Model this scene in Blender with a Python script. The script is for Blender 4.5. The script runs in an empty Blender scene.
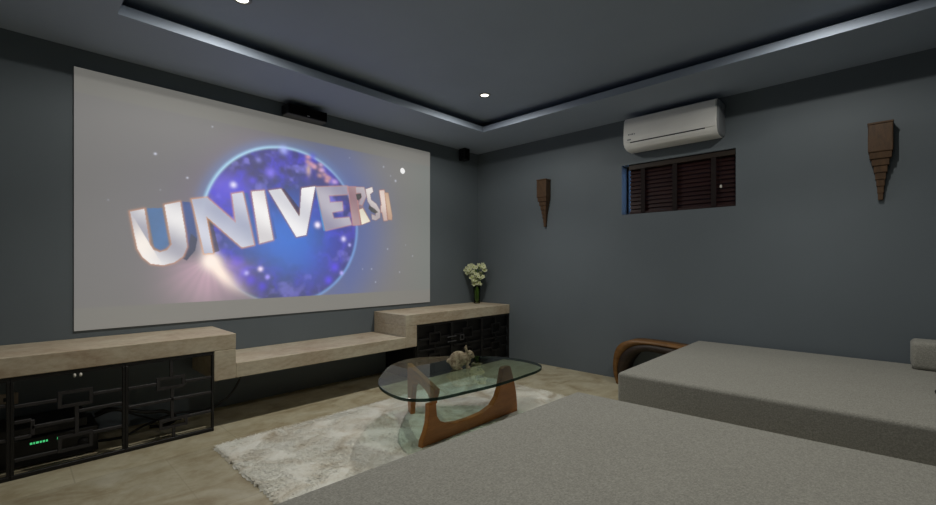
import bpy, bmesh, math, random
import numpy as np
from mathutils import Vector, Matrix
random.seed(7); rng = np.random.default_rng(7)
S = bpy.context.scene
COL = S.collection
PI = math.pi

# ---------------------------------------------------------------- helpers
def s2l(c):
    c = c/255.0
    return c/12.92 if c <= 0.04045 else ((c+0.055)/1.055)**2.4
def rgb(r, g, b): return (s2l(r), s2l(g), s2l(b), 1.0)

def link(o):
    COL.objects.link(o); return o

def obj(name, bm, mat, parent=None, smooth=False, loc=None):
    me = bpy.data.meshes.new(name)
    bm.normal_update()
    bm.to_mesh(me); bm.free()
    o = bpy.data.objects.new(name, me); link(o)
    for m in (mat if isinstance(mat, (list, tuple)) else [mat]): me.materials.append(m)
    if smooth:
        for p in me.polygons: p.use_smooth = True
    if parent: o.parent = parent
    if loc: o.location = loc
    return o

def thing(name, label, cat, loc=(0, 0, 0), rz=0, group=None):
    o = bpy.data.objects.new(name, None); link(o)
    o.empty_display_size = 0.1
    o.location = loc; o.rotation_euler = (0, 0, rz)
    return tag(o, label, cat, group)
def tag(o, label, cat, group=None):
    o['label'] = label; o['category'] = cat
    if group: o['group'] = group
    return o
def struct(name, bm, mat, smooth=False):
    o = obj(name, bm, mat, None, smooth); o['kind'] = 'structure'; return o

def add_box(bm, lo, hi, bev=0.0, seg=2, mi=0):
    x0, y0, z0 = lo; x1, y1, z1 = hi
    vs = [bm.verts.new(p) for p in ((x0,y0,z0),(x1,y0,z0),(x1,y1,z0),(x0,y1,z0),(x0,y0,z1),(x1,y0,z1),(x1,y1,z1),(x0,y1,z1))]
    fs = [bm.faces.new([vs[i] for i in f]) for f in ((0,3,2,1),(4,5,6,7),(0,1,5,4),(1,2,6,5),(2,3,7,6),(3,0,4,7))]
    for f in fs: f.material_index = mi
    if bev > 0:
        es = list({e for f in fs for e in f.edges})
        bmesh.ops.bevel(bm, geom=es, offset=bev, segments=seg, profile=0.5, affect='EDGES')
    return bm
def box(lo, hi, bev=0.0, seg=2): return add_box(bmesh.new(), lo, hi, bev, seg)

def add_prism(bm, pts, f0, f1, bev=0.0, seg=2):
    """pts: 2D outline; f0, f1 map (a,b) to the two end positions."""
    a = [bm.verts.new(f0(*p)) for p in pts]; b = [bm.verts.new(f1(*p)) for p in pts]
    n = len(pts); fs = []
    fs.append(bm.faces.new(a)); fs.append(bm.faces.new(list(reversed(b))))
    rim = list(fs[0].edges) + list(fs[1].edges)
    for i in range(n): fs.append(bm.faces.new((a[i], b[i], b[(i+1) % n], a[(i+1) % n])))
    bmesh.ops.recalc_face_normals(bm, faces=fs)
    if bev > 0: bmesh.ops.bevel(bm, geom=rim, offset=bev, segments=seg, profile=0.5, affect='EDGES')
    return bm

def add_lathe(bm, prof, c=(0, 0, 0), n=24):
    rings = []
    for r, z in prof:
        if r < 1e-6: rings.append([bm.verts.new((c[0], c[1], c[2]+z))])
        else: rings.append([bm.verts.new((c[0]+r*math.cos(2*PI*k/n), c[1]+r*math.sin(2*PI*k/n), c[2]+z)) for k in range(n)])
    for A, B in zip(rings, rings[1:]):
        for k in range(n):
            k2 = (k+1) % n
            if len(A) == 1 and len(B) == 1: continue
            if len(A) == 1: bm.faces.new((A[0], B[k], B[k2]))
            elif len(B) == 1: bm.faces.new((A[k], B[0], A[k2]))
            else: bm.faces.new((A[k], B[k], B[k2], A[k2]))
    bmesh.ops.recalc_face_normals(bm, faces=bm.faces)
    return bm

def catmull(pts, sub=6, closed=False):
    P = [Vector(p) for p in pts]; n = len(P); out = []
    rngi = range(n) if closed else range(n-1)
    for i in rngi:
        p0 = P[(i-1) % n] if closed or i > 0 else P[i]
        p1 = P[i]; p2 = P[(i+1) % n]
        p3 = P[(i+2) % n] if closed or i+2 < n else P[(i+1) % n]
        for k in range(sub):
            t = k/sub
            out.append(0.5*((2*p1)+(p2-p0)*t+(2*p0-5*p1+4*p2-p3)*t*t+(3*p1-p0-3*p2+p3)*t**3))
    if not closed: out.append(P[-1])
    return out

def add_tube(bm, pts, r, n=8):
    P = [Vector(p) for p in pts]; rings = []
    for i, p in enumerate(P):
        t = (P[min(i+1, len(P)-1)]-P[max(i-1, 0)]).normalized()
        u = t.cross(Vector((0, 0, 1)) if abs(t.z) < .9 else Vector((1, 0, 0))).normalized(); v = t.cross(u)
        rr = r[i] if isinstance(r, (list, tuple)) else r
        rings.append([bm.verts.new(p+rr*(math.cos(2*PI*k/n)*u+math.sin(2*PI*k/n)*v)) for k in range(n)])
    fs = []
    for A, B in zip(rings, rings[1:]):
        for k in range(n): fs.append(bm.faces.new((A[k], A[(k+1) % n], B[(k+1) % n], B[k])))
    fs.append(bm.faces.new(rings[0])); fs.append(bm.faces.new(list(reversed(rings[-1]))))
    bmesh.ops.recalc_face_normals(bm, faces=fs)
    return bm

def add_ball(bm, c, r, seg=16, rot=None):
    if not isinstance(r, (list, tuple)): r = (r, r, r)
    M = Matrix.Translation(c) @ (rot.to_4x4() if rot else Matrix.Identity(4)) @ Matrix.Diagonal((r[0], r[1], r[2], 1))
    bmesh.ops.create_uvsphere(bm, u_segments=seg, v_segments=max(6, seg*2//3), radius=1, matrix=M)
    return bm

# ---------------------------------------------------------------- materials
class NT:
    def __init__(s, name):
        s.m = bpy.data.materials.new(name); s.m.use_nodes = True
        s.t = s.m.node_tree; s.n = s.t.nodes; s.l = s.t.links
        s.b = s.n['Principled BSDF']
    def new(s, t, **kw):
        x = s.n.new(t)
        for k, v in kw.items(): setattr(x, k, v)
        return x
    def lk(s, a, b): s.l.new(a, b)
    def coords(s, scale=(1, 1, 1), rot=(0, 0, 0)):
        tc = s.new('ShaderNodeTexCoord'); mp = s.new('ShaderNodeMapping')
        mp.inputs['Scale'].default_value = scale; mp.inputs['Rotation'].default_value = rot
        s.lk(tc.outputs['Object'], mp.inputs['Vector']); return mp.outputs['Vector']
    def noise(s, vec, scale, detail=4, rough=.55, dist=0):
        x = s.new('ShaderNodeTexNoise'); x.inputs['Scale'].default_value = scale
        x.inputs['Detail'].default_value = detail; x.inputs['Roughness'].default_value = rough
        x.inputs['Distortion'].default_value = dist
        s.lk(vec, x.inputs['Vector']); return x.outputs['Fac']
    def ramp(s, fac, stops):
        x = s.new('ShaderNodeValToRGB'); e = x.color_ramp.elements
        while len(e) < len(stops): e.new(.5)
        for q, (p, c) in zip(e, stops): q.position = p; q.color = c
        s.lk(fac, x.inputs['Fac']); return x.outputs['Color']
    def mix(s, fac, a, b, mode='MIX'):
        x = s.new('ShaderNodeMix', data_type='RGBA', blend_type=mode)
        if isinstance(fac, float): x.inputs['Factor'].default_value = fac
        else: s.lk(fac, x.inputs['Factor'])
        for v, k in ((a, 'A'), (b, 'B')):
            sock = [i for i in x.inputs if i.name == k and i.type == 'RGBA'][0]
            if isinstance(v, tuple): sock.default_value = v
            else: s.lk(v, sock)
        return [o for o in x.outputs if o.type == 'RGBA'][0]
    def bump(s, h, strength=.3, dist=.01):
        x = s.new('ShaderNodeBump'); x.inputs['Strength'].default_value = strength; x.inputs['Distance'].default_value = dist
        s.lk(h, x.inputs['Height']); s.lk(x.outputs['Normal'], s.b.inputs['Normal'])
    def fin(s, col=None, rough=.5, metal=0, spec=.5):
        if col is not None:
            if isinstance(col, tuple): s.b.inputs['Base Color'].default_value = col
            else: s.lk(col, s.b.inputs['Base Color'])
        s.b.inputs['Roughness'].default_value = rough; s.b.inputs['Metallic'].default_value = metal
        s.b.inputs['Specular IOR Level'].default_value = spec
        return s.m

def plain(name, col, rough=.5, metal=0, spec=.5, var=.12, scale=18, bump=.05):
    t = NT(name); v = t.coords()
    n = t.noise(v, scale)
    d = tuple(c*(1-var) for c in col[:3])+(1,); u = tuple(min(1, c*(1+var)) for c in col[:3])+(1,)
    c = t.ramp(n, [(.3, d), (.7, u)])
    if bump: t.bump(n, bump, .004)
    return t.fin(c, rough, metal, spec)

def mat_paint(name, col):
    t = NT(name); v = t.coords()
    n = t.noise(v, 1.1, 5); f = t.noise(v, 160, 2)
    c = t.ramp(n, [(.3, tuple(x*.95 for x in col[:3])+(1,)), (.7, tuple(x*1.05 for x in col[:3])+(1,))])
    t.bump(f, .04, .002)
    return t.fin(c, .62, 0, .35)

def mat_floor():
    t = NT('stone_floor_tiles'); v = t.coords()
    br = t.new('ShaderNodeTexBrick'); t.lk(v, br.inputs['Vector'])
    br.offset = .5; br.inputs['Scale'].default_value = 1
    br.inputs['Brick Width'].default_value = .8; br.inputs['Row Height'].default_value = .8
    br.inputs['Mortar Size'].default_value = .0035; br.inputs['Mortar Smooth'].default_value = .3
    br.inputs['Color1'].default_value = (.12, .12, .12, 1); br.inputs['Color2'].default_value = (.9, .9, .9, 1); br.inputs['Mortar'].default_value = (.5, .5, .5, 1)
    vs = t.coords((1, 1.5, 1), (0, 0, .25))
    n1 = t.noise(vs, 2.6, 8, .62, 1.1); n2 = t.noise(v, 11, 6, .7)
    c = t.ramp(n1, [(.30, rgb(124, 106, 78)), (.43, rgb(160, 148, 118)), (.54, rgb(182, 175, 148)), (.7, rgb(196, 192, 172))])
    c = t.mix(.42, c, t.ramp(n2, [(.3, rgb(140, 126, 98)), (.7, rgb(195, 189, 166))]))
    c = t.mix(.09, c, br.outputs['Color'], 'OVERLAY')
    c = t.mix(.3, c, t.mix(br.outputs['Fac'], c, rgb(128, 119, 97)))
    t.bump(n2, .08, .004)
    return t.fin(c, .42, 0, .4)

def mat_travertine():
    t = NT('travertine_ledge'); v = t.coords((1.6, 2.6, 4.5))
    n1 = t.noise(v, 1.6, 8, .65, .8); n2 = t.noise(t.coords((10, 14, 22)), 2, 6, .7); n3 = t.noise(t.coords((1, 1, 1)), 2.3, 3)
    c = t.ramp(n1, [(.25, rgb(142, 120, 94)), (.42, rgb(180, 164, 138)), (.58, rgb(202, 193, 169)), (.8, rgb(212, 208, 190))])
    c = t.mix(.3, c, t.ramp(n2, [(.36, rgb(128, 108, 84)), (.58, rgb(214, 206, 184))]))
    c = t.mix(.35, c, t.ramp(n3, [(.35, rgb(172, 148, 126)), (.65, rgb(200, 193, 174))]))
    t.bump(n2, .15, .004)
    return t.fin(c, .6, 0, .3)

def mat_fabric(name, lo, hi):
    t = NT(name); v = t.coords()
    n1 = t.noise(v, 150, 3, .7); n2 = t.noise(t.coords((1, .22, 1)), 260, 2, .6); n3 = t.noise(t.coords((.22, 1, 1)), 260, 2, .6); n4 = t.noise(v, 3, 3)
    c1 = t.ramp(n1, [(.33, lo), (.67, hi)])
    mx = t.mix(.5, t.ramp(n2, [(.35, (.25, .25, .25, 1)), (.65, (.75, .75, .75, 1))]), t.ramp(n3, [(.35, (.25, .25, .25, 1)), (.65, (.75, .75, .75, 1))]))
    c = t.mix(.30, c1, mx, 'OVERLAY')
    c = t.mix(.10, c, t.ramp(n4, [(.3, lo), (.7, hi)]))
    t.bump(mx, .35, .004)
    t.b.inputs['Sheen Weight'].default_value = .15
    return t.fin(c, .95, 0, .1)

def mat_wood(name, a, b, axis=(1, 1, 1), scale=6, rough=.4):
    t = NT(name); v = t.coords(axis)
    n = t.noise(v, scale, 6, .6, .6); f = t.noise(v, scale*7, 3)
    c = t.ramp(n, [(.3, a), (.7, b)]); c = t.mix(.25, c, t.ramp(f, [(.3, a), (.7, b)]))
    t.bump(f, .08, .003)
    return t.fin(c, rough, 0, .4)

def mat_rug():
    t = NT('shag_rug'); v = t.coords()
    n = t.noise(v, 4.2, 5, .62, .9); f = t.noise(v, 90, 2)
    c = t.ramp(n, [(.30, rgb(176, 163, 136)), (.42, rgb(212, 207, 191)), (.56, rgb(228, 228, 217))])
    c = t.mix(.18, c, t.ramp(f, [(.3, rgb(206, 203, 190)), (.7, rgb(240, 239, 232))]))
    return t.fin(c, .95, 0, .1)

def mat_emit(name, col, st):
    t = NT(name); t.b.inputs['Emission Color'].default_value = col; t.b.inputs['Emission Strength'].default_value = st
    return t.fin(col, .5)

PAINT = mat_paint('grey_wall_paint', rgb(104, 113, 119))
CEIL = mat_paint('grey_ceiling_paint', rgb(160, 172, 188))
FLOOR = mat_floor(); TRAV = mat_travertine()
SOFA = mat_fabric('woven_sofa_fabric', rgb(133, 132, 124), rgb(166, 165, 156))
RUG = mat_rug()
WALNUT = mat_wood('reddish_walnut', rgb(146, 88, 40), rgb(186, 120, 62), (1, 1, 6), 4, .35)
BROWNWOOD = mat_wood('carved_brown_wood', rgb(62, 44, 28), rgb(98, 72, 46), (3, 3, .8), 14, .55)
OAKWOOD = mat_wood('oiled_brown_wood', rgb(92, 62, 30), rgb(138, 98, 50), (2, 1, 4), 6, .45)
DARKWOOD = mat_wood('dark_brown_wood', rgb(30, 22, 16), rgb(56, 42, 30), (2, 1, 4), 6, .55)
BLINDWOOD = mat_wood('mahogany_slat', rgb(36, 19, 18), rgb(52, 27, 25), (2, .4, 2), 8, .4)
TAPE = plain('blind_tape_cloth', rgb(26, 16, 15), .9)
BLACKMETAL = plain('black_powder_coat', rgb(20, 19, 19), .5, 0, .4)
GRILLMETAL = plain('dark_grey_grille_metal', rgb(44, 42, 43), .55, 0, .4)
BLACKPLAS = plain('black_plastic', rgb(16, 16, 17), .45)
BLACKCLOTH = plain('black_speaker_cloth', rgb(12, 12, 13), .95, 0, .1, .3, 300, .3)
ACWHITE = plain('white_ac_plastic', rgb(238, 238, 234), .35, 0, .5, .02, 3, 0)
ACGREY = plain('ac_grey_and_end_shade', rgb(130, 134, 138), .5, 0, .4, .03, 5, 0)
DARKSLOT = plain('dark_slot', rgb(40, 42, 45), .7)
STEEL = plain('brushed_steel', rgb(190, 188, 182), .35, 1, .5, .05, 60)
CHROMEW = plain('pale_knob_enamel', rgb(225, 222, 212), .3, 0, .5, .03)
RIMWHITE = plain('grey_lamp_trim', rgb(140, 142, 146), .45, 0, .4, .03)
LENS = mat_emit('lamp_lens', (1.0, .95, .80, 1), 3.5)
GREENLED = mat_emit('green_display', (.10, .9, .30, 1), .55)
t = NT('weathered_rabbit_ceramic'); v = t.coords(); n_ = t.noise(v, 34, 5, .65)
RABBITM = t.fin(t.ramp(n_, [(.36, rgb(104, 90, 68)), (.5, rgb(148, 136, 110)), (.66, rgb(178, 168, 142))]), .7, 0, .3)
PETAL = plain('white_petals', rgb(214, 218, 178), .6, 0, .3, .06, 30, 0)
PETALG = plain('yellow_green_throat', rgb(176, 186, 84), .6, 0, .3, .1, 30, 0)
LEAF = plain('green_stem', rgb(104, 132, 56), .5, 0, .4, .2, 25, 0)
BEIGEPLATE = plain('beige_plate', rgb(176, 160, 144), .5)

def mat_clear(name, tint, ior=1.5, gloss=True):
    t = NT(name); out = t.n['Material Output']
    tr = t.new('ShaderNodeBsdfTransparent'); tr.inputs['Color'].default_value = tint
    if gloss:
        gl = t.new('ShaderNodeBsdfGlossy'); gl.inputs['Roughness'].default_value = .015
        fr = t.new('ShaderNodeFresnel'); fr.inputs['IOR'].default_value = ior
        mx = t.new('ShaderNodeMixShader'); t.lk(fr.outputs[0], mx.inputs[0]); t.lk(tr.outputs[0], mx.inputs[1]); t.lk(gl.outputs[0], mx.inputs[2])
        t.lk(mx.outputs[0], out.inputs['Surface'])
    else: t.lk(tr.outputs[0], out.inputs['Surface'])
    return t.m
GLASSTOP = mat_clear('table_glass_face', (.68, .84, .765, 1), 2.0)
GLASSUNDER = mat_clear('table_glass_underside', (.92, .97, .94, 1), gloss=False)
t = NT('table_glass_edge'); GLASSEDGE = t.fin(rgb(14, 34, 30), .15, 0, .4)
tr = t.new('ShaderNodeBsdfTransparent'); tr.inputs['Color'].default_value = (.35, .60, .52, 1)
mx = t.new('ShaderNodeMixShader'); mx.inputs[0].default_value = .93
t.lk(tr.outputs[0], mx.inputs[1]); t.lk(t.b.outputs[0], mx.inputs[2]); t.lk(mx.outputs[0], t.n['Material Output'].inputs['Surface'])
VASEGLASS = mat_clear('green_vase_glass', (.84, .93, .68, 1), 1.45)
PANE = mat_clear('window_glass', (.92, .95, .97, 1), 1.45)

# ---------------------------------------------------------------- room shell
XL, YB = -5.3, -5.7            # left wall, back wall
ZS, ZL, ZC = 2.58, 2.64, 2.708  # soffit, top of tray lip, tray ceiling
TX0, TX1, TY0, TY1 = -3.81, -.68, -4.95, -.70   # tray opening
T = .22
struct('floor', box((XL-T, YB-T, -.12), (T, T, 0)), FLOOR)
struct('wall_front', box((XL-T, 0, 0), (T, T, ZC+.2)), PAINT)
struct('wall_left', box((XL-T, YB, 0), (XL, 0, ZC+.2)), PAINT)
struct('wall_back', box((XL-T, YB-T, 0), (T, YB, ZC+.2)), PAINT)
WY0, WY1, WZ0, WZ1 = -2.949, -1.952, 1.640, 2.130   # window opening in the right wall
bm = bmesh.new()
add_box(bm, (0, YB, 0), (T, WY0, ZC+.2)); add_box(bm, (0, WY1, 0), (T, 0, ZC+.2))
add_box(bm, (0, WY0, 0), (T, WY1, WZ0)); add_box(bm, (0, WY0, WZ1), (T, WY1, ZC+.2))
struct('wall_right', bm, PAINT)
struct('ceiling', box((XL, YB, ZC), (0, 0, ZC+.12)), CEIL)
bm = bmesh.new()
def ring(bm, x0, x1, y0, y1, z0, z1):
    add_box(bm, (XL, YB, z0), (x0, 0, z1)); add_box(bm, (x1, YB, z0), (0, 0, z1))
    add_box(bm, (x0, YB, z0), (x1, y0, z1)); add_box(bm, (x0, y1, z0), (x1, 0, z1))
ring(bm, TX0, TX1, TY0, TY1, ZS, ZL)
g = .24
ring(bm, TX0-g, TX1+g, TY0-g, TY1+g, ZL, ZC)
struct('trim_1', bm, CEIL)

# window: frame, glass pane
bm = bmesh.new()
fx0, fx1, fw = .13, .17, .014
add_box(bm, (fx0, WY0, WZ0), (fx1, WY1, WZ0+fw)); add_box(bm, (fx0, WY0, WZ1-fw), (fx1, WY1, WZ1))
add_box(bm, (fx0, WY0, WZ0+fw), (fx1, WY0+fw, WZ1-fw)); add_box(bm, (fx0, WY1-fw, WZ0+fw), (fx1, WY1, WZ1-fw))
win = struct('window_1', bm, DARKWOOD)
obj('window_pane', box((.147, WY0+fw, WZ0+fw), (.153, WY1-fw, WZ1-fw)), PANE, win)

# blind
bl = thing('venetian_blind', 'dark mahogany slatted blind with black tapes in the small high window', 'blind', (.055, 0, WZ0))
by0, by1 = WY0+.004, WY1-.062
def bobj(n, bm, m, p=bl): return obj(n, bm, m, p)
H = WZ1-WZ0
bobj('headrail', box((-.035, by0, H-.05), (.03, by1, H-.002), .003, 1), DARKWOOD)
bobj('bottom_rail', box((-.026, by0, .002), (.026, by1, .024), .004, 1), BLINDWOOD)
ns = 11
for k in range(ns):
    z = .040+k*(H-.055-.05)/(ns-1)
    bm = bmesh.new()
    a = math.radians(66)
    for (s0, s1) in ((-1, 1),):
        dx, dz = .025*math.cos(a), .025*math.sin(a)
        nx, nz = -.0015*math.sin(a), .0015*math.cos(a)
        add_prism(bm, [(-dx-nx, -dz-nz+z), (dx-nx, dz-nz+z), (dx+nx, dz+nz+z), (-dx+nx, -dz+nz+z)],
                  lambda p, q: (p, by0+.003, q), lambda p, q: (p, by1-.003, q))
    bobj('slat', bm, BLINDWOOD)
for fy in (-2.155, -2.45, -2.775):
    bobj('ladder_tape', box((-.036, fy-.02, .01), (-.032, fy+.02, H-.05)), TAPE)
cd = bobj('pull_cord', add_tube(bmesh.new(), [(-.045, -2.835, H-.06), (-.046, -2.835, .3), (-.045, -2.835, .19)], .0022, 6), TAPE)
bobj('cord_knob', add_lathe(bmesh.new(), [(0, 0), (.008, .002), (.011, .012), (.007, .026), (0, .03)], (-.046, -2.835, .165), 12), CHROMEW, cd)

# ---------------------------------------------------------------- ceiling downlights
spots = [(-1.205, -1.19, 'recessed round downlight glowing in the tray ceiling above the screen wall corner'),
         (-3.293, -1.135, 'recessed round downlight in the tray ceiling above the left end of the screen'),
         (-1.108, -3.582, 'recessed round downlight in the tray ceiling near the air conditioner wall, over the far sofa'),
         (-3.25, -3.58, 'recessed round downlight in the tray ceiling right above the near sofa')]
def downlight():
    t = thing('recessed_downlight', spots[0][2], 'ceiling light', (0, 0, ZC), 0, 'downlights in the tray ceiling')
    obj('trim_ring', add_lathe(bmesh.new(), [(.036, -.003), (.040, -.007), (.050, -.007), (.055, -.003), (.055, 0), (.036, 0), (.036, -.003)], n=32), RIMWHITE, t, True)
    obj('lamp_lens', add_lathe(bmesh.new(), [(0, -.005), (.02, -.0045), (.0358, -.002), (.0358, -.0003), (0, -.0003)], n=32), LENS, t, True)
    return t
dl0 = downlight()
for i, (x, y, lab) in enumerate(spots):
    if i == 0: d = dl0
    else:
        d = dl0.copy(); COL.objects.link(d)
        for ch in list(dl0.children):
            c = ch.copy(); COL.objects.link(c); c.parent = d
    d.location = (x, y, ZC); d['label'] = lab
LP = [54, 60, 47, 47]
for i, (x, y, lab) in enumerate(spots):
    for en, size, blend in ((LP[i]*.95, 108, .95), (LP[i]*.42, 175, .42)):    # main beam and the wide spill of the same lamp
        L = bpy.data.lights.new('downlight_lamp', 'SPOT'); L.energy = en; L.color = (1, .965, .89)
        L.spot_size = math.radians(size); L.spot_blend = blend; L.shadow_soft_size = .009
        o = bpy.data.objects.new('downlight_lamp', L); link(o); o.location = (x, y, ZC-.012)

# ---------------------------------------------------------------- stone ledge
LZ, LT, BZ, YF = .657, .108, .446, -.53     # top, slab thickness, bench top, front plane
led = thing('stone_ledge', 'long beige travertine ledge stepping down to a bench and up again below the screen', 'ledge', (-2.4, 0, 0))
def lb(name, lo, hi): return obj(name, box((max(lo[0], XL+.003)+2.4, lo[1], lo[2]), (min(hi[0], -.003)+2.4, hi[1]-.002, hi[2]), .004, 1), TRAV, led)
lb('raised_slab', (XL, YF, LZ-LT), (-3.122, 0, LZ))
lb('raised_slab', (-1.603, YF, LZ-LT), (0, 0, LZ))
lb('riser', (-3.262, YF, BZ-.105), (-3.122, 0, LZ-LT)); lb('riser', (-1.603, YF, BZ-.105), (-1.462, 0, LZ-LT))
lb('bench_slab', (-3.122, YF, BZ-.105), (-1.603, 0, BZ))

# ---------------------------------------------------------------- grille cabinets
ZT = LZ-LT
GY0, GY1 = -.525, -.503
def bar(name, x0, x1, z0, z1, par, off, mat=GRILLMETAL, dy=0.0):
    return obj(name, box((x0-off, GY0+dy, z0), (x1-off, GY1-dy, z1), .002, 1), mat, par)
def panel(par, off, x0, x1, bars, rects, frame=.015):
    bar('top_rail', x0, x1, ZT-.024, ZT, par, off, BLACKMETAL); bar('bottom_rail', x0, x1, 0, .024, par, off, BLACKMETAL)
    bar('side_post', x0, x0+frame, .024, ZT-.024, par, off, BLACKMETAL); bar('side_post', x1-frame, x1, .024, ZT-.024, par, off, BLACKMETAL)
    for (a, b, c, d) in bars: bar('lattice_bar', a, b, c, d, par, off, GRILLMETAL, .003)
    for (a, b, c, d) in rects:
        w = .016; bm = bmesh.new()
        for lo, hi in (((a, c), (b, c+w)), ((a, d-w), (b, d)), ((a, c+w), (a+w, d-w)), ((b-w, c+w), (b, d-w))):
            add_box(bm, (lo[0]-off, GY0+.001, lo[1]), (hi[0]-off, GY1-.001, hi[1]))
        obj('lattice_frame', bm, GRILLMETAL, par)
w = .009
off = -4.3
lc = thing('grille_cabinet', 'black metal lattice cabinet front standing under the left raised part of the stone ledge', 'cabinet', (off, 0, 0))
# right-hand door (X from -3.80 to -3.29)
hb = lambda x0, x1, z: (x0, x1, z-w, z+w)
vb = lambda x, z0, z1: (x-w, x+w, z0, z1)
panel(lc, off, -3.749, -3.262, [vb(-3.51, .42, ZT-.024), vb(-3.505, .14, .345), vb(-3.497, .024, .088),
     hb(-3.734, -3.59, .385), hb(-3.434, -3.277, .373), hb(-3.734, -3.277, .27), hb(-3.419, -3.277, .14)],
     [(-3.59, -3.434, .343, .42), (-3.575, -3.419, .086, .148)])
# left-hand door
panel(lc, off, -4.236, -3.749, [vb(-3.971, .178, .337), hb(-4.221, -4.05, .387), hb(-4.221, -4.155, .302), hb(-4.155, -3.98, .262), vb(-4.151, .218, .302), hb(-4.221, -4.155, .216),
     hb(-3.962, -3.764, .305), hb(-3.90, -3.764, .39), hb(-3.90, -3.764, .165), hb(-4.221, -4.05, .10)],
     [(-4.05, -3.90, .337, .43), (-4.05, -3.90, .088, .18)])
panel(lc, off, -4.74, -4.236, [vb(-4.49, .024, .50), hb(-4.725, -4.49, .35), hb(-4.49, -4.25, .40), hb(-4.49, -4.25, .216)], [])
for x in (-3.981, -3.955):
    obj('door_knob', add_ball(bmesh.new(), (x-off, GY0-.012, .516), (.007, .012, .011), 12), CHROMEW, lc, True)

off = -.74
rc = thing('grille_cabinet', 'black cabinet with carved lattice front under the right raised part of the stone ledge', 'cabinet', (off, 0, 0))
obj('back_panel', box((-1.455-off, -.485, .002), (-.004-off, -.47, ZT-.002)), BLACKMETAL, rc)
obj('side_panel', box((-1.458-off, -.47, .002), (-1.44-off, -.004, ZT-.002)), BLACKMETAL, rc)
bars = []; rects = []
for (x0, x1) in ((-1.455, -.975), (-.975, -.495), (-.495, -.006)):
    m = (x0+x1)/2
    bars += [vb(m, .45, ZT-.036), vb(m, .235, .33), vb(m, .03, .125), hb(x0+.03, m-.08, .39), hb(m+.08, x1-.03, .39), hb(x0+.03, x1-.03, .28), hb(m+.08, x1-.03, .17), hb(x0+.03, m-.08, .17)]
    rects += [(m-.08, m+.08, .33, .45), (m-.08, m+.08, .125, .235)]
_g = GRILLMETAL; GRILLMETAL = BLACKMETAL
for i, (x0, x1) in enumerate(((-1.455, -.975), (-.975, -.495), (-.495, -.006))):
    panel(rc, off, x0, x1, bars[i*8:i*8+8], rects[i*2:i*2+2])
GRILLMETAL = _g
PULL = plain('worn_grey_metal', rgb(92, 92, 94), .4, .6)
for z in (.375, .325): obj('pull_bar', box((-1.05-off, GY0-.012, z), (-.92-off, GY0, z+.010), .003, 1), PULL, rc)
bm = bmesh.new()
for lo, hi in (((-.86, .325), (-.80, .335)), ((-.86, .375), (-.80, .385)), ((-.86, .335), (-.85, .375)), ((-.81, .335), (-.80, .375))):
    add_box(bm, (lo[0]-off, GY0-.008, lo[1]), (hi[0]-off, GY0, hi[1]))
obj('latch_plate', bm, PULL, rc)

# electronics inside the left cabinet
av = thing('amplifier', 'black amplifier with a small lit green display behind the left lattice', 'amplifier', (-4.1, -.22, 0))
obj('housing', box((-.24, -.16, .012), (.24, .17, .165), .006, 2), BLACKPLAS, av)
for sx in (-.2, .2):
    for sy in (-.12, .13): obj('foot', add_lathe(bmesh.new(), [(0, 0), (.018, 0), (.02, .006), (.018, .013), (0, .013)], (sx, sy, 0), 14), BLACKPLAS, av)
x = -.058
for wd in (.010, .006, .012, .008, .010, .007):
    obj('display_segment', box((x, -.1615, .128), (x+wd, -.16, .139)), GREENLED, av); x += wd+.004
obj('status_lamp', box((.055, -.1615, .128), (.071, -.16, .140)), GREENLED, av)
obj('volume_dial', add_lathe(bmesh.new(), [(0, 0), (.026, 0), (.024, .016), (0, .018)], n=20), GRILLMETAL, av, True, (.17, -.16, .08)).rotation_euler = (PI/2, 0, 0)
pl = thing('disc_player', 'flat black player box lying on top of the amplifier behind the lattice', 'player', (-4.12, -.22, .165))
obj('housing', box((-.21, -.15, .008), (.21, .15, .06), .004, 1), BLACKPLAS, pl)
obj('disc_tray', box((-.08, -.153, .026), (.08, -.15, .042), .001, 1), GRILLMETAL, pl)
for sx in (-.17, .17):
    for sy in (-.11, .11): obj('foot', add_lathe(bmesh.new(), [(0, 0), (.014, 0), (.014, .0085), (0, .0085)], (sx, sy, 0), 12), BLACKPLAS, pl)
so = thing('wall_socket', 'small beige socket plate on the wall behind the left lattice', 'socket', (-4.25, -.001, .325))
obj('plate', box((-.05, -.012, -.035), (.05, 0, .035), .003, 1), BEIGEPLATE, so)
obj('socket_hole', box((-.014, -.0135, -.012), (.010, -.012, .012)), DARKSLOT, so)
def cable(name, pts, r, label, mat=BLACKPLAS):
    o = obj(name, add_tube(bmesh.new(), catmull(pts, 8), r, 8), mat, None, True)
    return tag(o, label, 'cable')
cable('power_cable', [(-3.00, -.3, BZ-.108), (-3.02, -.3, .27), (-3.10, -.3, .155), (-3.25, -.28, .085), (-3.42, -.26, .10), (-3.6, -.25, .06), (-3.72, -.24, .012), (-3.85, -.2, .01)], .008,
      'black cable hanging from under the stone bench into the left cabinet')
cable('speaker_cable', [(-3.86, -.26, .20), (-3.80, -.30, .225), (-3.70, -.32, .20), (-3.60, -.33, .165), (-3.5, -.30, .14), (-3.42, -.24, .06), (-3.46, -.18, .012), (-3.56, -.15, .012)], .012,
      'thick black cable running down beside the amplifier behind the lattice')
cable('signal_cable', [(-3.86, -.12, .14), (-3.75, -.14, .17), (-3.62, -.12, .10), (-3.5, -.1, .03), (-3.42, -.1, .009), (-3.36, -.12, .009)], .006,
      'thin dark cable trailing onto the floor at the right inside the left cabinet')

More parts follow.
